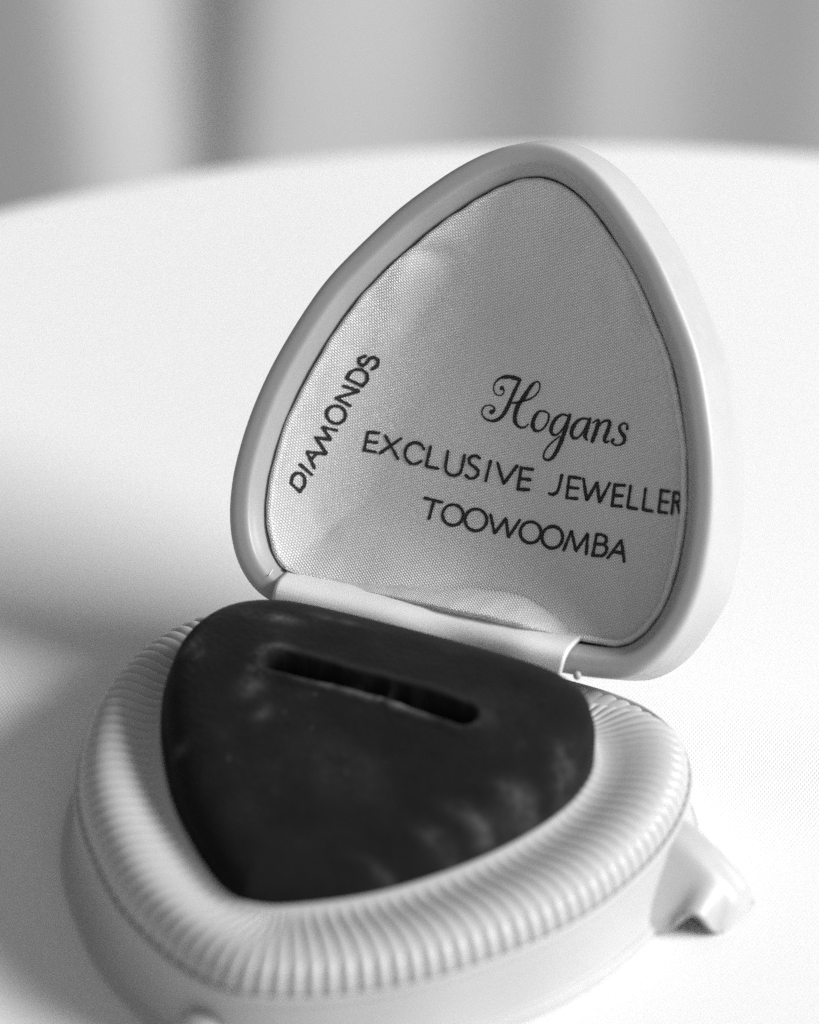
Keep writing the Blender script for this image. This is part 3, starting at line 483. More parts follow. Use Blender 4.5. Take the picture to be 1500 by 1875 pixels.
# --- printed words
TEXT = json.loads('''{"EXCLUSIVE":[[[-0.5424,-0.0776,0.0129],[-0.5417,-0.1516,0.0129]],[[-0.5417,-0.1516,0.0129],[-0.4993,-0.1567,0.0129]],[[-0.5424,-0.0776,0.0129],[-0.4967,-0.0789,0.0129]],[[-0.5421,-0.1146,0.0129],[-0.5002,-0.1173,0.0129]],[[-0.4717,-0.1515,0.0129],[-0.4015,-0.0721,0.0129]],[[-0.4062,-0.1542,0.0129],[-0.4787,-0.0783,0.0129]],[[-0.304,-0.1329,0.0129],[-0.3155,-0.1446,0.0129],[-0.3303,-0.1508,0.0129],[-0.3461,-0.1506,0.0129],[-0.3607,-0.144,0.0129],[-0.3718,-0.1319,0.0129],[-0.3777,-0.1162,0.0129],[-0.3776,-0.0992,0.0129],[-0.3715,-0.0836,0.0129],[-0.3602,-0.0715,0.0129],[-0.3456,-0.0649,0.0129],[-0.3298,-0.0647,0.0129],[-0.3151,-0.071,0.0129],[-0.3037,-0.0827,0.0129]],[[-0.2788,-0.1467,0.0129],[-0.2791,-0.0661,0.0129],[-0.2284,-0.0676,0.0129]],[[-0.2036,-0.1421,0.0129],[-0.2011,-0.08,0.0129],[-0.1923,-0.0617,0.0129],[-0.1739,-0.0521,0.0129],[-0.1536,-0.0541,0.0129],[-0.1373,-0.0641,0.0129],[-0.1324,-0.083,0.0129],[-0.1339,-0.1408,0.0129]],[[-0.0697,-0.1429,0.0129],[-0.0849,-0.1487,0.0129],[-0.1025,-0.145,0.0129],[-0.1128,-0.1295,0.0129],[-0.1046,-0.1134,0.0129],[-0.084,-0.1042,0.0129],[-0.0657,-0.0946,0.0129],[-0.0619,-0.0776,0.0129],[-0.0739,-0.0595,0.0129],[-0.0938,-0.0553,0.0129],[-0.1094,-0.0632,0.0129]],[[-0.0228,-0.1392,0.0129],[-0.0253,-0.0584,0.0129]],[[0.0072,-0.1387,0.0129],[0.0496,-0.0629,0.0129],[0.0869,-0.1419,0.0129]],[[0.1114,-0.0535,0.0129],[0.1059,-0.1391,0.0129]],[[0.1059,-0.1391,0.0129],[0.1533,-0.1423,0.0129]],[[0.1114,-0.0535,0.0129],[0.1556,-0.0605,0.0129]],[[0.1086,-0.0963,0.0129],[0.1523,-0.1009,0.0129]]],"JEWELLER":[[[0.2742,-0.1429,0.0129],[0.2737,-0.094,0.0129],[0.2693,-0.0731,0.0129],[0.256,-0.0615,0.0129],[0.2398,-0.0625,0.0129]],[[0.3133,-0.0602,0.0129],[0.3056,-0.145,0.0129]],[[0.3056,-0.145,0.0129],[0.3505,-0.1477,0.0129]],[[0.3133,-0.0602,0.0129],[0.355,-0.0667,0.0129]],[[0.3094,-0.1026,0.0129],[0.3506,-0.1067,0.0129]],[[0.364,-0.1483,0.0129],[0.396,-0.0664,0.0129],[0.4212,-0.1469,0.0129],[0.4479,-0.0684,0.0129],[0.4732,-0.1529,0.0129]],[[0.5017,-0.0682,0.0129],[0.495,-0.1506,0.0129]],[[0.495,-0.1506,0.0129],[0.5368,-0.1563,0.0129]],[[0.5017,-0.0682,0.0129],[0.541,-0.0736,0.0129]],[[0.4983,-0.1094,0.0129],[0.5366,-0.1145,0.0129]],[[0.5635,-0.1569,0.0129],[0.5676,-0.0743,0.0129],[0.6092,-0.0754,0.0129]],[[0.6302,-0.16,0.0129],[0.6362,-0.0781,0.0129],[0.6793,-0.0791,0.0129]],[[0.7073,-0.0817,0.0129],[0.701,-0.1653,0.0129]],[[0.701,-0.1653,0.0129],[0.7402,-0.1673,0.0129]],[[0.7073,-0.0817,0.0129],[0.7463,-0.0838,0.0129]],[[0.704,-0.1235,0.0129],[0.7406,-0.1251,0.0129]],[[0.77,-0.0855,0.0129],[0.7614,-0.1684,0.0129],[0.7801,-0.1691,0.0129],[0.7957,-0.1607,0.0129],[0.7969,-0.1436,0.0129],[0.7857,-0.1333,0.0129],[0.7674,-0.1305,0.0129]],[[0.7831,-0.1329,0.0129],[0.8055,-0.0954,0.0129]]],"TOOWOOMBA":[[[-0.2554,0.0588,0.0129],[-0.1829,0.0616,0.0129]],[[-0.2176,0.0621,0.0129],[-0.2204,0.1367,0.0129]],[[-0.0846,0.1011,0.0129],[-0.0863,0.09,0.0129],[-0.0911,0.0796,0.0129],[-0.0985,0.0709,0.0129],[-0.1081,0.0644,0.0129],[-0.1191,0.0607,0.0129],[-0.1308,0.06,0.0129],[-0.1423,0.0623,0.0129],[-0.1526,0.0676,0.0129],[-0.1611,0.0753,0.0129],[-0.1671,0.085,0.0129],[-0.1701,0.0959,0.0129],[-0.1699,0.1072,0.0129],[-0.1664,0.1181,0.0129],[-0.16,0.1277,0.0129],[-0.1512,0.1353,0.0129],[-0.1405,0.1405,0.0129],[-0.129,0.1427,0.0129],[-0.1174,0.1419,0.0129],[-0.1065,0.138,0.0129],[-0.0973,0.1315,0.0129],[-0.0902,0.1227,0.0129],[-0.0859,0.1123,0.0129],[-0.0846,0.1011,0.0129]],[[0.0144,0.1008,0.0129],[0.0126,0.0891,0.0129],[0.0076,0.0782,0.0129],[-0.0002,0.069,0.0129],[-0.0103,0.0622,0.0129],[-0.0218,0.0583,0.0129],[-0.0341,0.0576,0.0129],[-0.0461,0.06,0.0129],[-0.0569,0.0655,0.0129],[-0.0659,0.0737,0.0129],[-0.0722,0.0838,0.0129],[-0.0753,0.0953,0.0129],[-0.0751,0.1072,0.0129],[-0.0715,0.1186,0.0129],[-0.0647,0.1287,0.0129],[-0.0554,0.1367,0.0129],[-0.0443,0.1421,0.0129],[-0.0322,0.1445,0.0129],[-0.02,0.1436,0.0129],[-0.0086,0.1396,0.0129],[0.0011,0.1327,0.0129],[0.0085,0.1234,0.0129],[0.013,0.1125,0.0129],[0.0144,0.1008,0.0129]],[[0.0243,0.0694,0.0129],[0.0571,0.1384,0.0129],[0.0886,0.0692,0.0129],[0.1153,0.1417,0.0129],[0.1452,0.0661,0.0129]],[[0.242,0.1034,0.0129],[0.2403,0.092,0.0129],[0.2356,0.0814,0.0129],[0.2282,0.0725,0.0129],[0.2187,0.0659,0.0129],[0.2078,0.0621,0.0129],[0.1963,0.0614,0.0129],[0.185,0.0638,0.0129],[0.1747,0.0691,0.0129],[0.1663,0.077,0.0129],[0.1604,0.0869,0.0129],[0.1574,0.098,0.0129],[0.1577,0.1096,0.0129],[0.1611,0.1206,0.0129],[0.1675,0.1305,0.0129],[0.1762,0.1383,0.0129],[0.1867,0.1435,0.0129],[0.1981,0.1458,0.0129],[0.2096,0.145,0.0129],[0.2203,0.141,0.0129],[0.2295,0.1343,0.0129],[0.2365,0.1254,0.0129],[0.2407,0.1148,0.0129],[0.242,0.1034,0.0129]],[[0.3334,0.104,0.0129],[0.3316,0.0923,0.0129],[0.3269,0.0815,0.0129],[0.3196,0.0724,0.0129],[0.3102,0.0656,0.0129],[0.2993,0.0617,0.0129],[0.2878,0.061,0.0129],[0.2765,0.0634,0.0129],[0.2663,0.0689,0.0129],[0.2579,0.077,0.0129],[0.252,0.0871,0.0129],[0.249,0.0985,0.0129],[0.2493,0.1103,0.0129],[0.2527,0.1216,0.0129],[0.259,0.1317,0.0129],[0.2678,0.1397,0.0129],[0.2783,0.1451,0.0129],[0.2896,0.1474,0.0129],[0.3011,0.1465,0.0129],[0.3118,0.1425,0.0129],[0.3209,0.1357,0.0129],[0.3278,0.1265,0.0129],[0.3321,0.1157,0.0129],[0.3334,0.104,0.0129]],[[0.3487,0.1431,0.0129],[0.3613,0.0627,0.0129],[0.3972,0.1372,0.0129],[0.4287,0.0595,0.0129],[0.4413,0.1411,0.0129]],[[0.4682,0.1398,0.0129],[0.4646,0.0564,0.0129],[0.4845,0.0523,0.0129],[0.5044,0.0571,0.0129],[0.5105,0.0735,0.0129],[0.5022,0.0884,0.0129],[0.4662,0.0936,0.0129]],[[0.5022,0.0884,0.0129],[0.5187,0.0983,0.0129],[0.5186,0.1182,0.0129],[0.5059,0.1341,0.0129],[0.4682,0.1398,0.0129]],[[0.5305,0.1379,0.0129],[0.5714,0.057,0.0129],[0.6031,0.1367,0.0129]],[[0.5473,0.108,0.0129],[0.5882,0.1066,0.0129]]],"DIAMONDS":[[[-0.7405,0.1406,0.0129],[-0.7755,0.116,0.0129],[-0.7752,0.0868,0.0129],[-0.765,0.0707,0.0129],[-0.7483,0.0686,0.0129],[-0.7342,0.0829,0.0129],[-0.7291,0.1107,0.0129],[-0.7405,0.1406,0.0129]],[[-0.758,0.0354,0.0129],[-0.7126,0.064,0.0129]],[[-0.708,0.0359,0.0129],[-0.745,-0.0216,0.0129],[-0.6821,-0.0287,0.0129]],[[-0.7267,0.0072,0.0129],[-0.7074,-0.0268,0.0129]],[[-0.6791,-0.0339,0.0129],[-0.7248,-0.0847,0.0129],[-0.6709,-0.0895,0.0129],[-0.7071,-0.1314,0.0129],[-0.6559,-0.131,0.0129]],[[-0.6336,-0.192,0.0129],[-0.6346,-0.2015,0.0129],[-0.638,-0.2101,0.0129],[-0.6434,-0.2175,0.0129],[-0.6506,-0.2228,0.0129],[-0.6589,-0.2259,0.0129],[-0.6678,-0.2264,0.0129],[-0.6765,-0.2244,0.0129],[-0.6845,-0.2199,0.0129],[-0.6911,-0.2133,0.0129],[-0.696,-0.2051,0.0129],[-0.6986,-0.1959,0.0129],[-0.699,-0.1864,0.0129],[-0.6969,-0.1773,0.0129],[-0.6926,-0.1692,0.0129],[-0.6864,-0.1628,0.0129],[-0.6786,-0.1585,0.0129],[-0.67,-0.1567,0.0129],[-0.661,-0.1575,0.0129],[-0.6524,-0.1608,0.0129],[-0.6449,-0.1663,0.0129],[-0.639,-0.1738,0.0129],[-0.6351,-0.1826,0.0129],[-0.6336,-0.192,0.0129]],[[-0.6233,-0.239,0.0129],[-0.6774,-0.2563,0.0129],[-0.5992,-0.3046,0.0129],[-0.6576,-0.3098,0.0129]],[[-0.5924,-0.3262,0.0129],[-0.6523,-0.3419,0.0129],[-0.6425,-0.3708,0.0129],[-0.625,-0.3862,0.0129],[-0.6017,-0.3899,0.0129],[-0.5819,-0.3772,0.0129],[-0.578,-0.3517,0.0129],[-0.5924,-0.3262,0.0129]],[[-0.5671,-0.4007,0.0129],[-0.5514,-0.4177,0.0129],[-0.5506,-0.4399,0.0129],[-0.568,-0.4488,0.0129],[-0.5829,-0.4407,0.0129],[-0.5918,-0.4187,0.0129],[-0.6038,-0.4047,0.0129],[-0.6186,-0.4119,0.0129],[-0.6211,-0.431,0.0129],[-0.6013,-0.4448,0.0129]]],"Hogans":[[[-0.0412,-0.4338,0.0174],[-0.0394,-0.4331,0.0151],[-0.0376,-0.4325,0.0127],[-0.0359,-0.4317,0.0105],[-0.0343,-0.4304,0.0087],[-0.0329,-0.4285,0.0073],[-0.0315,-0.426,0.0063],[-0.0305,-0.4233,0.0055],[-0.0303,-0.4205,0.0055],[-0.0309,-0.4174,0.0055],[-0.0323,-0.4139,0.0055],[-0.0342,-0.4106,0.0055],[-0.0366,-0.4079,0.0055],[-0.0396,-0.406,0.0055],[-0.0432,-0.4044,0.0055],[-0.0471,-0.4035,0.0055],[-0.0509,-0.4033,0.0055],[-0.0549,-0.4038,0.0055],[-0.059,-0.405,0.0055],[-0.063,-0.4069,0.0055],[-0.0665,-0.4096,0.0055],[-0.0696,-0.4133,0.0055],[-0.0724,-0.4177,0.0055],[-0.0747,-0.4227,0.0055],[-0.0761,-0.4279,0.0055],[-0.0768,-0.4333,0.0057],[-0.0769,-0.4391,0.006],[-0.076,-0.4451,0.0064],[-0.074,-0.451,0.007],[-0.0706,-0.457,0.0078],[-0.0661,-0.4632,0.0089],[-0.0607,-0.469,0.01],[-0.0546,-0.4739,0.0112],[-0.0476,-0.4777,0.0125],[-0.0398,-0.4806,0.0139],[-0.0315,-0.4828,0.0153],[-0.0232,-0.4844,0.0162],[-0.0144,-0.485,0.0165],[-0.0051,-0.4847,0.0165],[0.0036,-0.4841,0.0164],[0.0107,-0.4835,0.0162],[0.0154,-0.4829,0.0159],[0.0185,-0.4822,0.0156],[0.0208,-0.4814,0.0153],[0.0236,-0.4807,0.0149]],[[0.0236,-0.4807,0.0099],[0.0215,-0.4731,0.0109],[0.0195,-0.4656,0.0119],[0.0175,-0.4578,0.0128],[0.0153,-0.4493,0.0137],[0.013,-0.4398,0.0144],[0.0106,-0.4294,0.0151],[0.0083,-0.4189,0.0157],[0.0061,-0.4088,0.0162],[0.0043,-0.3993,0.0165],[0.0027,-0.39,0.0167],[0.001,-0.3808,0.0169],[-0.0009,-0.3718,0.0169],[-0.0032,-0.3626,0.0168],[-0.0058,-0.3534,0.0167],[-0.0085,-0.3447,0.0164],[-0.0114,-0.337,0.0162],[-0.0144,-0.3303,0.0159],[-0.0174,-0.3245,0.0156],[-0.0208,-0.3194,0.0153],[-0.0248,-0.3146,0.0149],[-0.0295,-0.3102,0.0144],[-0.0348,-0.3061,0.0138],[-0.0404,-0.3027,0.0132],[-0.0461,-0.3002,0.0124],[-0.052,-0.2985,0.0116],[-0.0582,-0.2977,0.0107],[-0.0644,-0.2976,0.0097],[-0.0702,-0.2982,0.009],[-0.0758,-0.2994,0.0083],[-0.0812,-0.3014,0.0078],[-0.0862,-0.304,0.0073],[-0.0907,-0.3071,0.007],[-0.0948,-0.3111,0.0067],[-0.0985,-0.3158,0.0066],[-0.1014,-0.3209,0.0066],[-0.1029,-0.3261,0.0065],[-0.103,-0.3315,0.0063],[-0.1018,-0.3374,0.0062],[-0.0996,-0.3429,0.0061],[-0.0967,-0.3476,0.006],[-0.0929,-0.3513,0.0059],[-0.088,-0.3544,0.0058],[-0.0827,-0.3567,0.0059],[-0.0776,-0.358,0.006],[-0.0723,-0.358,0.0062],[-0.0669,-0.357,0.0065],[-0.0618,-0.3552,0.0069],[-0.058,-0.3531,0.0075],[-0.0556,-0.3503,0.0081],[-0.0541,-0.3468,0.0089],[-0.0536,-0.3433,0.0099],[-0.0539,-0.3402,0.0112],[-0.0554,-0.3379,0.013],[-0.058,-0.3359,0.0152],[-0.061,-0.3341,0.0176],[-0.0638,-0.3323,0.0199]],[[0.0042,-0.3847,0.0075],[0.0087,-0.3851,0.0078],[0.0131,-0.3854,0.0082],[0.0178,-0.386,0.0085],[0.0232,-0.3874,0.0087],[0.0296,-0.3898,0.0088],[0.0367,-0.3931,0.0089],[0.044,-0.3967,0.0088],[0.0509,-0.4001,0.0087],[0.0574,-0.403,0.0085],[0.0638,-0.4059,0.0081],[0.0699,-0.4088,0.0078],[0.0757,-0.4122,0.0075],[0.0813,-0.4162,0.0072],[0.0867,-0.4205,0.0069],[0.0917,-0.4252,0.0067],[0.0961,-0.43,0.0065],[0.0999,-0.4353,0.0063],[0.1031,-0.4408,0.0062],[0.1057,-0.4465,0.006],[0.1077,-0.4519,0.006],[0.109,-0.4573,0.0059],[0.1096,-0.4627,0.0059],[0.1097,-0.4678,0.0059],[0.1092,-0.4724,0.006],[0.1081,-0.4767,0.006],[0.1063,-0.4807,0.0062],[0.1042,-0.484,0.0063],[0.1018,-0.4863,0.0065],[0.0991,-0.4877,0.0066],[0.0961,-0.4882,0.0066],[0.0929,-0.4878,0.0068],[0.0896,-0.4863,0.0075],[0.0861,-0.4834,0.0087],[0.0823,-0.4794,0.0105],[0.0786,-0.4746,0.0123],[0.0751,-0.4691,0.0137],[0.0719,-0.4629,0.0146],[0.0689,-0.4559,0.0152],[0.066,-0.4486,0.0157],[0.0631,-0.4412,0.0162],[0.0602,-0.4338,0.0166],[0.0574,-0.4262,0.0169],[0.0545,-0.4186,0.0172],[0.0515,-0.4109,0.0174],[0.0481,-0.4032,0.0175],[0.0445,-0.3955,0.0175],[0.041,-0.3877,0.0175],[0.0384,-0.3797,0.0174],[0.0365,-0.3714,0.0173],[0.0352,-0.3628,0.0172],[0.0345,-0.3543,0.0171],[0.0343,-0.3462,0.0169],[0.0346,-0.3384,0.0168],[0.0354,-0.3308,0.0167],[0.0368,-0.3237,0.0166],[0.0389,-0.3175,0.0162],[0.0418,-0.3122,0.0154],[0.0455,-0.3077,0.0145],[0.0495,-0.3039,0.0135],[0.0537,-0.3009,0.0124],[0.0579,-0.2986,0.0114],[0.0623,-0.297,0.0103],[0.0669,-0.2962,0.0093],[0.0713,-0.2962,0.0085],[0.0757,-0.2971,0.0079],[0.0802,-0.2989,0.0076],[0.0844,-0.3012,0.0073],[0.0879,-0.3038,0.007],[0.0904,-0.3066,0.0066],[0.0922,-0.3098,0.0062],[0.0937,-0.3132,0.0058],[0.0954,-0.3166,0.0055]],[[0.1504,-0.3788,0.007],[0.1444,-0.3778,0.0076],[0.1382,-0.3772,0.0083],[0.1324,-0.3759,0.009],[0.1273,-0.3729,0.0099],[0.123,-0.3674,0.0114],[0.1193,-0.3601,0.0132],[0.1163,-0.3522,0.0149],[0.1141,-0.3447,0.0162],[0.1128,-0.3377,0.0169],[0.1123,-0.3307,0.0173],[0.1125,-0.324,0.0175],[0.1134,-0.3179,0.0174],[0.1151,-0.3123,0.0171],[0.1174,-0.307,0.0165],[0.1204,-0.3026,0.0158],[0.1237,-0.2992,0.0149],[0.1276,-0.2969,0.0138],[0.132,-0.2956,0.0124],[0.1367,-0.2953,0.011],[0.1415,-0.2963,0.0099],[0.1464,-0.2987,0.0093],[0.1516,-0.3024,0.0089],[0.1566,-0.3071,0.0086],[0.161,-0.3128,0.0085],[0.1647,-0.3198,0.0085],[0.1679,-0.3281,0.0087],[0.1705,-0.3367,0.0089],[0.1721,-0.3447,0.009],[0.1726,-0.352,0.0088],[0.1722,-0.3591,0.0085],[0.1709,-0.3655,0.0082],[0.1687,-0.3706,0.008],[0.1651,-0.3739,0.0077],[0.1605,-0.3758,0.0075],[0.1553,-0.3771,0.0072],[0.1504,-0.3788,0.007]],[[0.2521,-0.3787,0.0087],[0.2447,-0.3798,0.0086],[0.2372,-0.3812,0.0083],[0.2299,-0.3819,0.0083],[0.2231,-0.3805,0.0087],[0.2166,-0.3765,0.0099],[0.2103,-0.3707,0.0117],[0.2046,-0.3637,0.0135],[0.1999,-0.3563,0.0149],[0.1962,-0.3481,0.0159],[0.1934,-0.339,0.0168],[0.1915,-0.3299,0.0173],[0.1906,-0.3218,0.0174],[0.1909,-0.3146,0.0169],[0.1923,-0.308,0.016],[0.1947,-0.3024,0.0149],[0.1977,-0.2984,0.0137],[0.2018,-0.2957,0.0124],[0.2069,-0.2944,0.0109],[0.2124,-0.2945,0.0095],[0.2176,-0.2965,0.0085],[0.2225,-0.3006,0.0079],[0.2273,-0.3067,0.0076],[0.2319,-0.3141,0.0075],[0.2362,-0.3222,0.0075],[0.2399,-0.3314,0.0074],[0.2431,-0.3418,0.0074],[0.2462,-0.3527,0.0074],[0.2494,-0.3634,0.0075]],[[0.2543,-0.3851,0.0124],[0.2535,-0.3754,0.0136],[0.2527,-0.3657,0.0149],[0.2518,-0.356,0.0161],[0.2509,-0.3459,0.0169],[0.2499,-0.3357,0.0173],[0.249,-0.3252,0.0175],[0.2478,-0.3145,0.0174],[0.2464,-0.3036,0.0174],[0.2448,-0.2923,0.0174],[0.243,-0.2807,0.0173],[0.2409,-0.269,0.0172],[0.2385,-0.2576,0.0169],[0.2358,-0.2459,0.0166],[0.2329,-0.234,0.0161],[0.2296,-0.2229,0.0156],[0.2259,-0.2136,0.0149],[0.2218,-0.2059,0.0141],[0.2173,-0.1997,0.0131],[0.2125,-0.195,0.0121],[0.2076,-0.192,0.0112],[0.2021,-0.1911,0.0104],[0.1962,-0.192,0.0096],[0.1907,-0.1943,0.009],[0.1868,-0.1978,0.0085],[0.1847,-0.2025,0.0081],[0.1838,-0.2086,0.0078],[0.1841,-0.2155,0.0076],[0.1854,-0.223,0.0075],[0.1879,-0.2309,0.0074],[0.1917,-0.2396,0.0075],[0.1964,-0.2487,0.0075],[0.202,-0.2578,0.0075],[0.2087,-0.2669,0.0072],[0.2167,-0.2762,0.0068],[0.225,-0.2856,0.0064],[0.2332,-0.295,0.006]],[[0.3347,-0.3837,0.0085],[0.3274,-0.3835,0.0084],[0.32,-0.3835,0.0084],[0.3129,-0.383,0.0084],[0.3062,-0.3809,0.009],[0.3,-0.377,0.0101],[0.2942,-0.3718,0.0118],[0.2889,-0.3656,0.0135],[0.2845,-0.3587,0.0149],[0.2808,-0.3507,0.0159],[0.2778,-0.3416,0.0168],[0.2759,-0.3325,0.0173],[0.2752,-0.3243,0.0174],[0.2762,-0.3168,0.0169],[0.2785,-0.3096,0.016],[0.2817,-0.3037,0.0149],[0.2856,-0.2998,0.0137],[0.2903,-0.2982,0.0124],[0.2959,-0.2984,0.0109],[0.3017,-0.3004,0.0095],[0.307,-0.3042,0.0085],[0.3118,-0.3103,0.0079],[0.3162,-0.3185,0.0076],[0.3203,-0.3278,0.0075],[0.3239,-0.3372,0.0075],[0.3267,-0.3468,0.0074],[0.329,-0.3569,0.0074],[0.3309,-0.3672,0.0074],[0.3331,-0.3775,0.0075]],[[0.3388,-0.3875,0.0124],[0.3375,-0.3775,0.0137],[0.3362,-0.3674,0.015],[0.3351,-0.3575,0.0162],[0.3342,-0.3482,0.0169],[0.3334,-0.3391,0.0173],[0.3326,-0.3302,0.0174],[0.3324,-0.3221,0.017],[0.333,-0.3154,0.0162],[0.3349,-0.3107,0.0145],[0.3377,-0.3074,0.0123],[0.341,-0.3047,0.0098],[0.344,-0.3017,0.0075]],[[0.3525,-0.3725,0.006],[0.3565,-0.3768,0.0066],[0.3606,-0.3813,0.0071],[0.3644,-0.3852,0.0078],[0.3677,-0.3873,0.0087],[0.3705,-0.3878,0.0101],[0.3728,-0.387,0.0119],[0.3746,-0.3846,0.0136],[0.3755,-0.38,0.0149],[0.3754,-0.3725,0.0158],[0.3745,-0.3625,0.0164],[0.3731,-0.3515,0.0168],[0.3718,-0.341,0.0169],[0.3705,-0.3312,0.0167],[0.3692,-0.3213,0.0162],[0.3678,-0.3115,0.0155],[0.3665,-0.3016,0.0149]],[[0.3701,-0.3348,0.006],[0.3726,-0.3437,0.0062],[0.3749,-0.3529,0.0063],[0.3776,-0.3616,0.0066],[0.381,-0.3693,0.007],[0.3854,-0.3762,0.0075],[0.3906,-0.3824,0.0082],[0.396,-0.3874,0.009],[0.4013,-0.3908,0.0099],[0.4066,-0.3926,0.0111],[0.4122,-0.3929,0.0125],[0.4172,-0.3916,0.0138],[0.4207,-0.3886,0.0149],[0.4222,-0.3834,0.0157],[0.4223,-0.3763,0.0163],[0.4216,-0.368,0.0167],[0.4207,-0.3593,0.0169],[0.419,-0.3495,0.017],[0.4166,-0.3384,0.017],[0.4144,-0.3279,0.0167],[0.4136,-0.3198,0.0162],[0.4146,-0.3146,0.0152],[0.4169,-0.3113,0.014],[0.4196,-0.3095,0.0125],[0.4223,-0.3086,0.0112],[0.425,-0.3089,0.0099],[0.4278,-0.3106,0.0086],[0.4307,-0.3128,0.0073],[0.4335,-0.3148,0.006]],[[0.5005,-0.3767,0.0124],[0.4996,-0.3812,0.0114],[0.4989,-0.386,0.0103],[0.4978,-0.3902,0.0092],[0.4957,-0.3933,0.0085],[0.4918,-0.395,0.0079],[0.4868,-0.3958,0.0075],[0.4816,-0.3955,0.0073],[0.4772,-0.3942,0.0075],[0.4736,-0.3913,0.008],[0.4702,-0.387,0.009],[0.4677,-0.3823,0.0101],[0.4665,-0.3777,0.0112],[0.4669,-0.3734,0.0124],[0.4687,-0.3691,0.0138],[0.4714,-0.3648,0.0152],[0.4747,-0.3605,0.0162],[0.4792,-0.3563,0.0169],[0.4849,-0.3522,0.0173],[0.4904,-0.348,0.0175],[0.4944,-0.3436,0.0174],[0.4969,-0.3387,0.0169],[0.4983,-0.3336,0.0159],[0.4985,-0.3285,0.0148],[0.4974,-0.3237,0.0137],[0.4945,-0.3191,0.0124],[0.4899,-0.3145,0.0109],[0.4847,-0.3105,0.0095],[0.4796,-0.3076,0.0085],[0.4744,-0.306,0.0078],[0.4688,-0.3053,0.0074],[0.4635,-0.3054,0.0073],[0.4588,-0.3061,0.0075],[0.4548,-0.3077,0.0081],[0.4512,-0.3102,0.0092],[0.4483,-0.313,0.0103],[0.4466,-0.3155,0.0112],[0.4465,-0.3177,0.0117],[0.4476,-0.3198,0.012],[0.4492,-0.3218,0.0122],[0.4505,-0.3239,0.0124]]]}''')
def ribbon(pts):
    P = np.array(pts); xy = P[:, :2]; w = P[:, 2]/2
    closed = np.hypot(*(xy[0]-xy[-1])) < 1e-3
    # resample
    seg = np.r_[0, np.cumsum(np.hypot(*np.diff(xy, axis=0).T))]
    n = max(3, int(seg[-1]/.008)+1); s = np.unique(np.r_[np.linspace(0, seg[-1], n), seg])
    X = np.c_[np.interp(s, seg, xy[:, 0]), np.interp(s, seg, xy[:, 1])]; W = np.interp(s, seg, w)
    return X, W
def word(name, strokes):
    V = []; F = []
    rng = np.random.RandomState(3)
    lay = 0
    for st in strokes:
        X, W = ribbon(st); lay += 1
        d = np.gradient(X, axis=0); d /= np.hypot(*d.T)[:, None]+1e-9; n = np.c_[-d[:, 1], d[:, 0]]
        W = W*(1+.10*rng.randn(len(W)))
        b0 = len(V); zo = .0022+.00025*lay
        # round caps
        L_ = X+n*W[:, None]; R_ = X-n*W[:, None]
        for a, c in zip(L_, R_):
            V += [(a[0], a[1], zo), ((a[0]+c[0])/2, (a[1]+c[1])/2, zo), (c[0], c[1], zo)]
        for i in range(len(X)-1):
            k = b0+i*3; F += [(k, k+1, k+4, k+3), (k+1, k+2, k+5, k+4)]
        for e, sg in ((0, -1), (-1, 1)):
            c = X[e]; k = len(V); V.append((c[0], c[1], zo+.0001)); m_ = 8
            a0 = math.atan2(sg*d[e][1], sg*d[e][0])
            for j in range(m_+1):
                a = a0-math.pi/2+math.pi*j/m_; V.append((c[0]+W[e]*math.cos(a), c[1]+W[e]*math.sin(a), zo+.0001))
            for j in range(m_): F.append((k, k+1+j, k+2+j))
    V = np.array(V); D = polydist(V[:, :2], SE)
    z = liningz(V[:, 0], V[:, 1], D) - V[:, 2]
    Vc = np.c_[V[:, :2], z]
    o = link(name, sc(lidT(Vc)), F, INK, lin, label='black printed word %s' % name_of[name_key]); setuv(o, V[:, :2])
    return o
name_of = {'EXCLUSIVE': 'EXCLUSIVE', 'JEWELLER': 'JEWELLER', 'TOOWOOMBA': 'TOOWOOMBA', 'DIAMONDS': 'DIAMONDS running up the left side', 'Hogans': 'Hogans in flowing script'}
for name_key in TEXT: word('printed_word', TEXT[name_key])

# --- hinge ribbon bridging lid and base
RX0, RX1 = RIBX
cs = spline([(.735, .548), (.705, .562), (.655, .571), (.600, .576), (.558, .560), (.533, .512), (.518, .455), (.49, .39)], 5)[:, :2]
xs = np.linspace(RX0, RX1, 90); V = []; UV = []
for i, (y, z) in enumerate(cs):
    s = i/(len(cs)-1)
    for x in xs:
        t_ = (x-RX0)/(RX1-RX0)
        taper = .0
        xx = x + (.02-.05*t_)*s - .012*math.exp(-(t_/.03))*math.sin(s*3)
        sag = -.030*math.exp(-((t_-.60)/.16)**2)*float(sstep(s, .25, .6)) + .008*math.exp(-((t_-.85)/.08)**2)*math.sin(math.pi*s) + .0015*math.sin(t_*17+1)*math.sin(math.pi*s)
        zend = -.022*math.exp(-((t_-.62)/.12)**2)*max(0, 1-s/.5)**2
        V.append((xx, y-sag*.7, z+sag*.7+zend)); UV.append((x, y*2+z))
rb = link('hinge_ribbon', sc(V), gridfaces(len(cs), len(xs), closed=False), RIBBON, box, label='bright satin ribbon covering the hinge'); setuv(rb, np.array(UV))
so = rb.modifiers.new('thickness', 'SOLIDIFY'); so.thickness = .0004; so.offset = 0
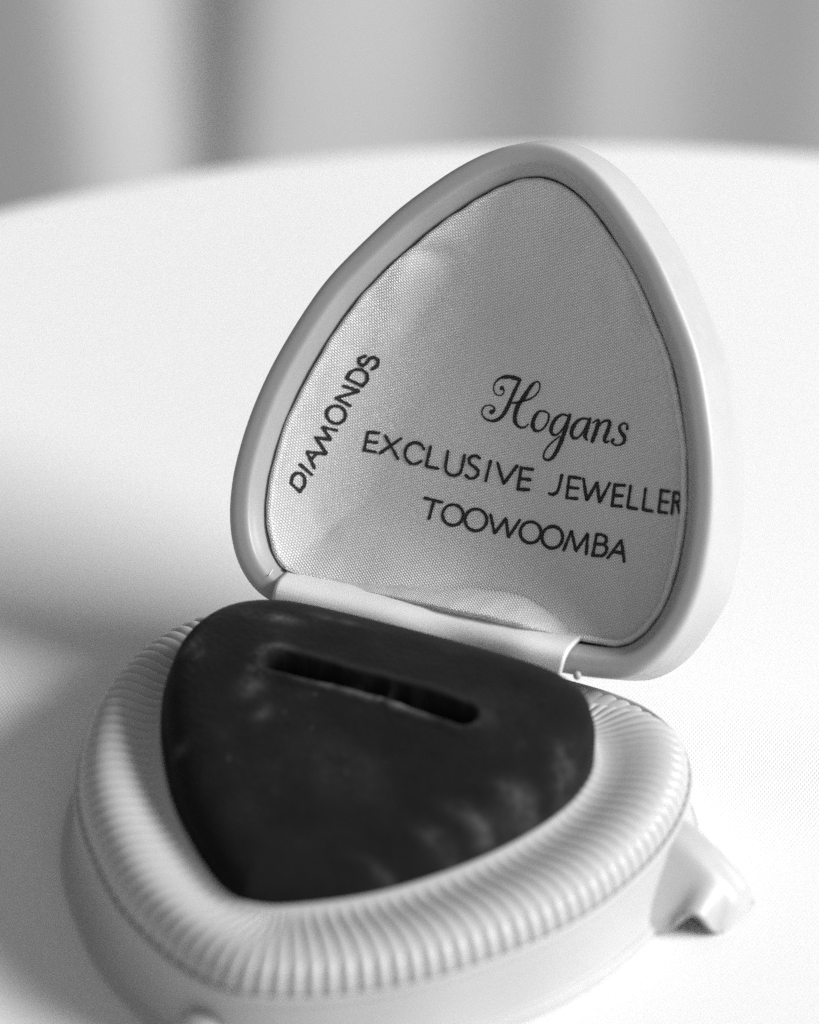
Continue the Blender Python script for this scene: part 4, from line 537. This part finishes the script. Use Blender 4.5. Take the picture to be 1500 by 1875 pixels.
# --- hinge pin with its rounded head
def tube(name, path, rad, mt, parent, n=16):
    P = [Vector(p) for p in path]; V = []
    for i, p in enumerate(P):
        d = (P[min(i+1, len(P)-1)]-P[max(i-1, 0)]).normalized(); a = d.orthogonal().normalized(); b_ = d.cross(a)
        for k in range(n):
            t_ = 2*math.pi*k/n; V.append(p + (a*math.cos(t_)+b_*math.sin(t_))*rad[i])
    return link(name, [v*S for v in V], gridfaces(len(P), n)+[tuple(range(n))[::-1], tuple(range((len(P)-1)*n, len(P)*n))], mt, parent)
def ball(name, c, r, mt, n=20):
    V = []
    for i in range(n//2+1):
        a_ = math.pi*i/(n//2)
        for k in range(n):
            t_ = 2*math.pi*k/n
            V.append((c[0]+r[0]*math.sin(a_)*math.cos(t_), c[1]+r[1]*math.sin(a_)*math.sin(t_), c[2]+r[2]*math.cos(a_)))
    return link(name, sc(V), gridfaces(n//2+1, n), mt, box)
ball('hinge_pin', (.578, .545, .500), (.016, .016, .018), PLASTIC)

for pts in (((-.735, .452, .08), (-.741, .470, .03), (-.738, .492, -.005)), ((-.868, .06, .09), (-.885, .045, .05), (-.892, .02, .03), (-.884, -.005, .04)), ((-.50, -.92, .09), (-.515, -.94, .05), (-.505, -.965, .04))):
    P_ = lidT(np.array(pts)); tube('loose_thread', [tuple(p) for p in P_], [.0022]*len(P_), SATIN, box, 6)

# --- side foot on the right and front foot at the tip
def foot(name, ang_pt, dirv, prof, width, arch=True, parent=box):
    """sheet bent over a radial profile; its front edge is lifted into an arch"""
    d = Vector((dirv[0], dirv[1], 0)).normalized(); s_ = Vector((-d.y, d.x, 0))
    V = []; NU = 40; NVv = 28
    pr = spline([(a, b_, c_) for a, b_, c_ in prof], 1)
    u_ = np.linspace(0, 1, NU); tt = np.linspace(0, 1, len(prof))
    pr = np.array(prof)
    ra = np.interp(u_, tt, pr[:, 0]); za = np.interp(u_, tt, pr[:, 1]); wa = np.interp(u_, tt, pr[:, 2])
    k = np.ones(5)/5
    for arr in (ra, za, wa):
        a2 = np.convolve(np.r_[arr[0], arr[0], arr, arr[-1], arr[-1]], k, 'valid'); arr[:] = a2
    for i in range(NU):
        for j in range(NVv):
            v = j/(NVv-1)*2-1                      # -1 front .. 1 back
            av = abs(v)
            if v < 0: lat = -(.06*min(1, av*3.3) + max(0, wa[i]-.06)*float(sstep(av, .20, 1.0)))
            else: lat = .045*min(1, av*3.3) + .035*float(sstep(av, .4, 1))
            down = sstep(av, .22, .98)**1.1
            zlow = 0.002
            if arch and v < 0:
                zlow = .002 + ARCHH*math.exp(-((u_[i]-ARCHU)/.11)**2)
            z = (za[i]+.006*math.exp(-((av-.24)/.06)**2)*(u_[i] < .93))*(1-down)+zlow*down if za[i] > zlow else za[i]
            q = Vector((ang_pt[0], ang_pt[1], 0)) + d*float(ra[i]) + s_*float(lat)
            V.append((q.x, q.y, z))
    o = link(name, sc(V), gridfaces(NU, NVv, closed=False), PLASTIC, parent)
    m_ = o.modifiers.new('thickness', 'SOLIDIFY'); m_.thickness = .0007; m_.offset = -1
    return o
foot('foot', (1.02, .05), FOOTDIR, FOOTPROF, 1)
# round catch at the front tip
V = []; n_ = 32
for i in range(17):
    ph_ = math.pi*i/16
    for k in range(n_):
        t_ = 2*math.pi*k/n_
        V.append((-.12+.085*math.sin(ph_)*math.cos(t_), -1.60-.060*math.cos(ph_), .125+.065*math.sin(ph_)*math.sin(t_)))
link('catch', sc(V), gridfaces(17, n_), PLASTIC, box)
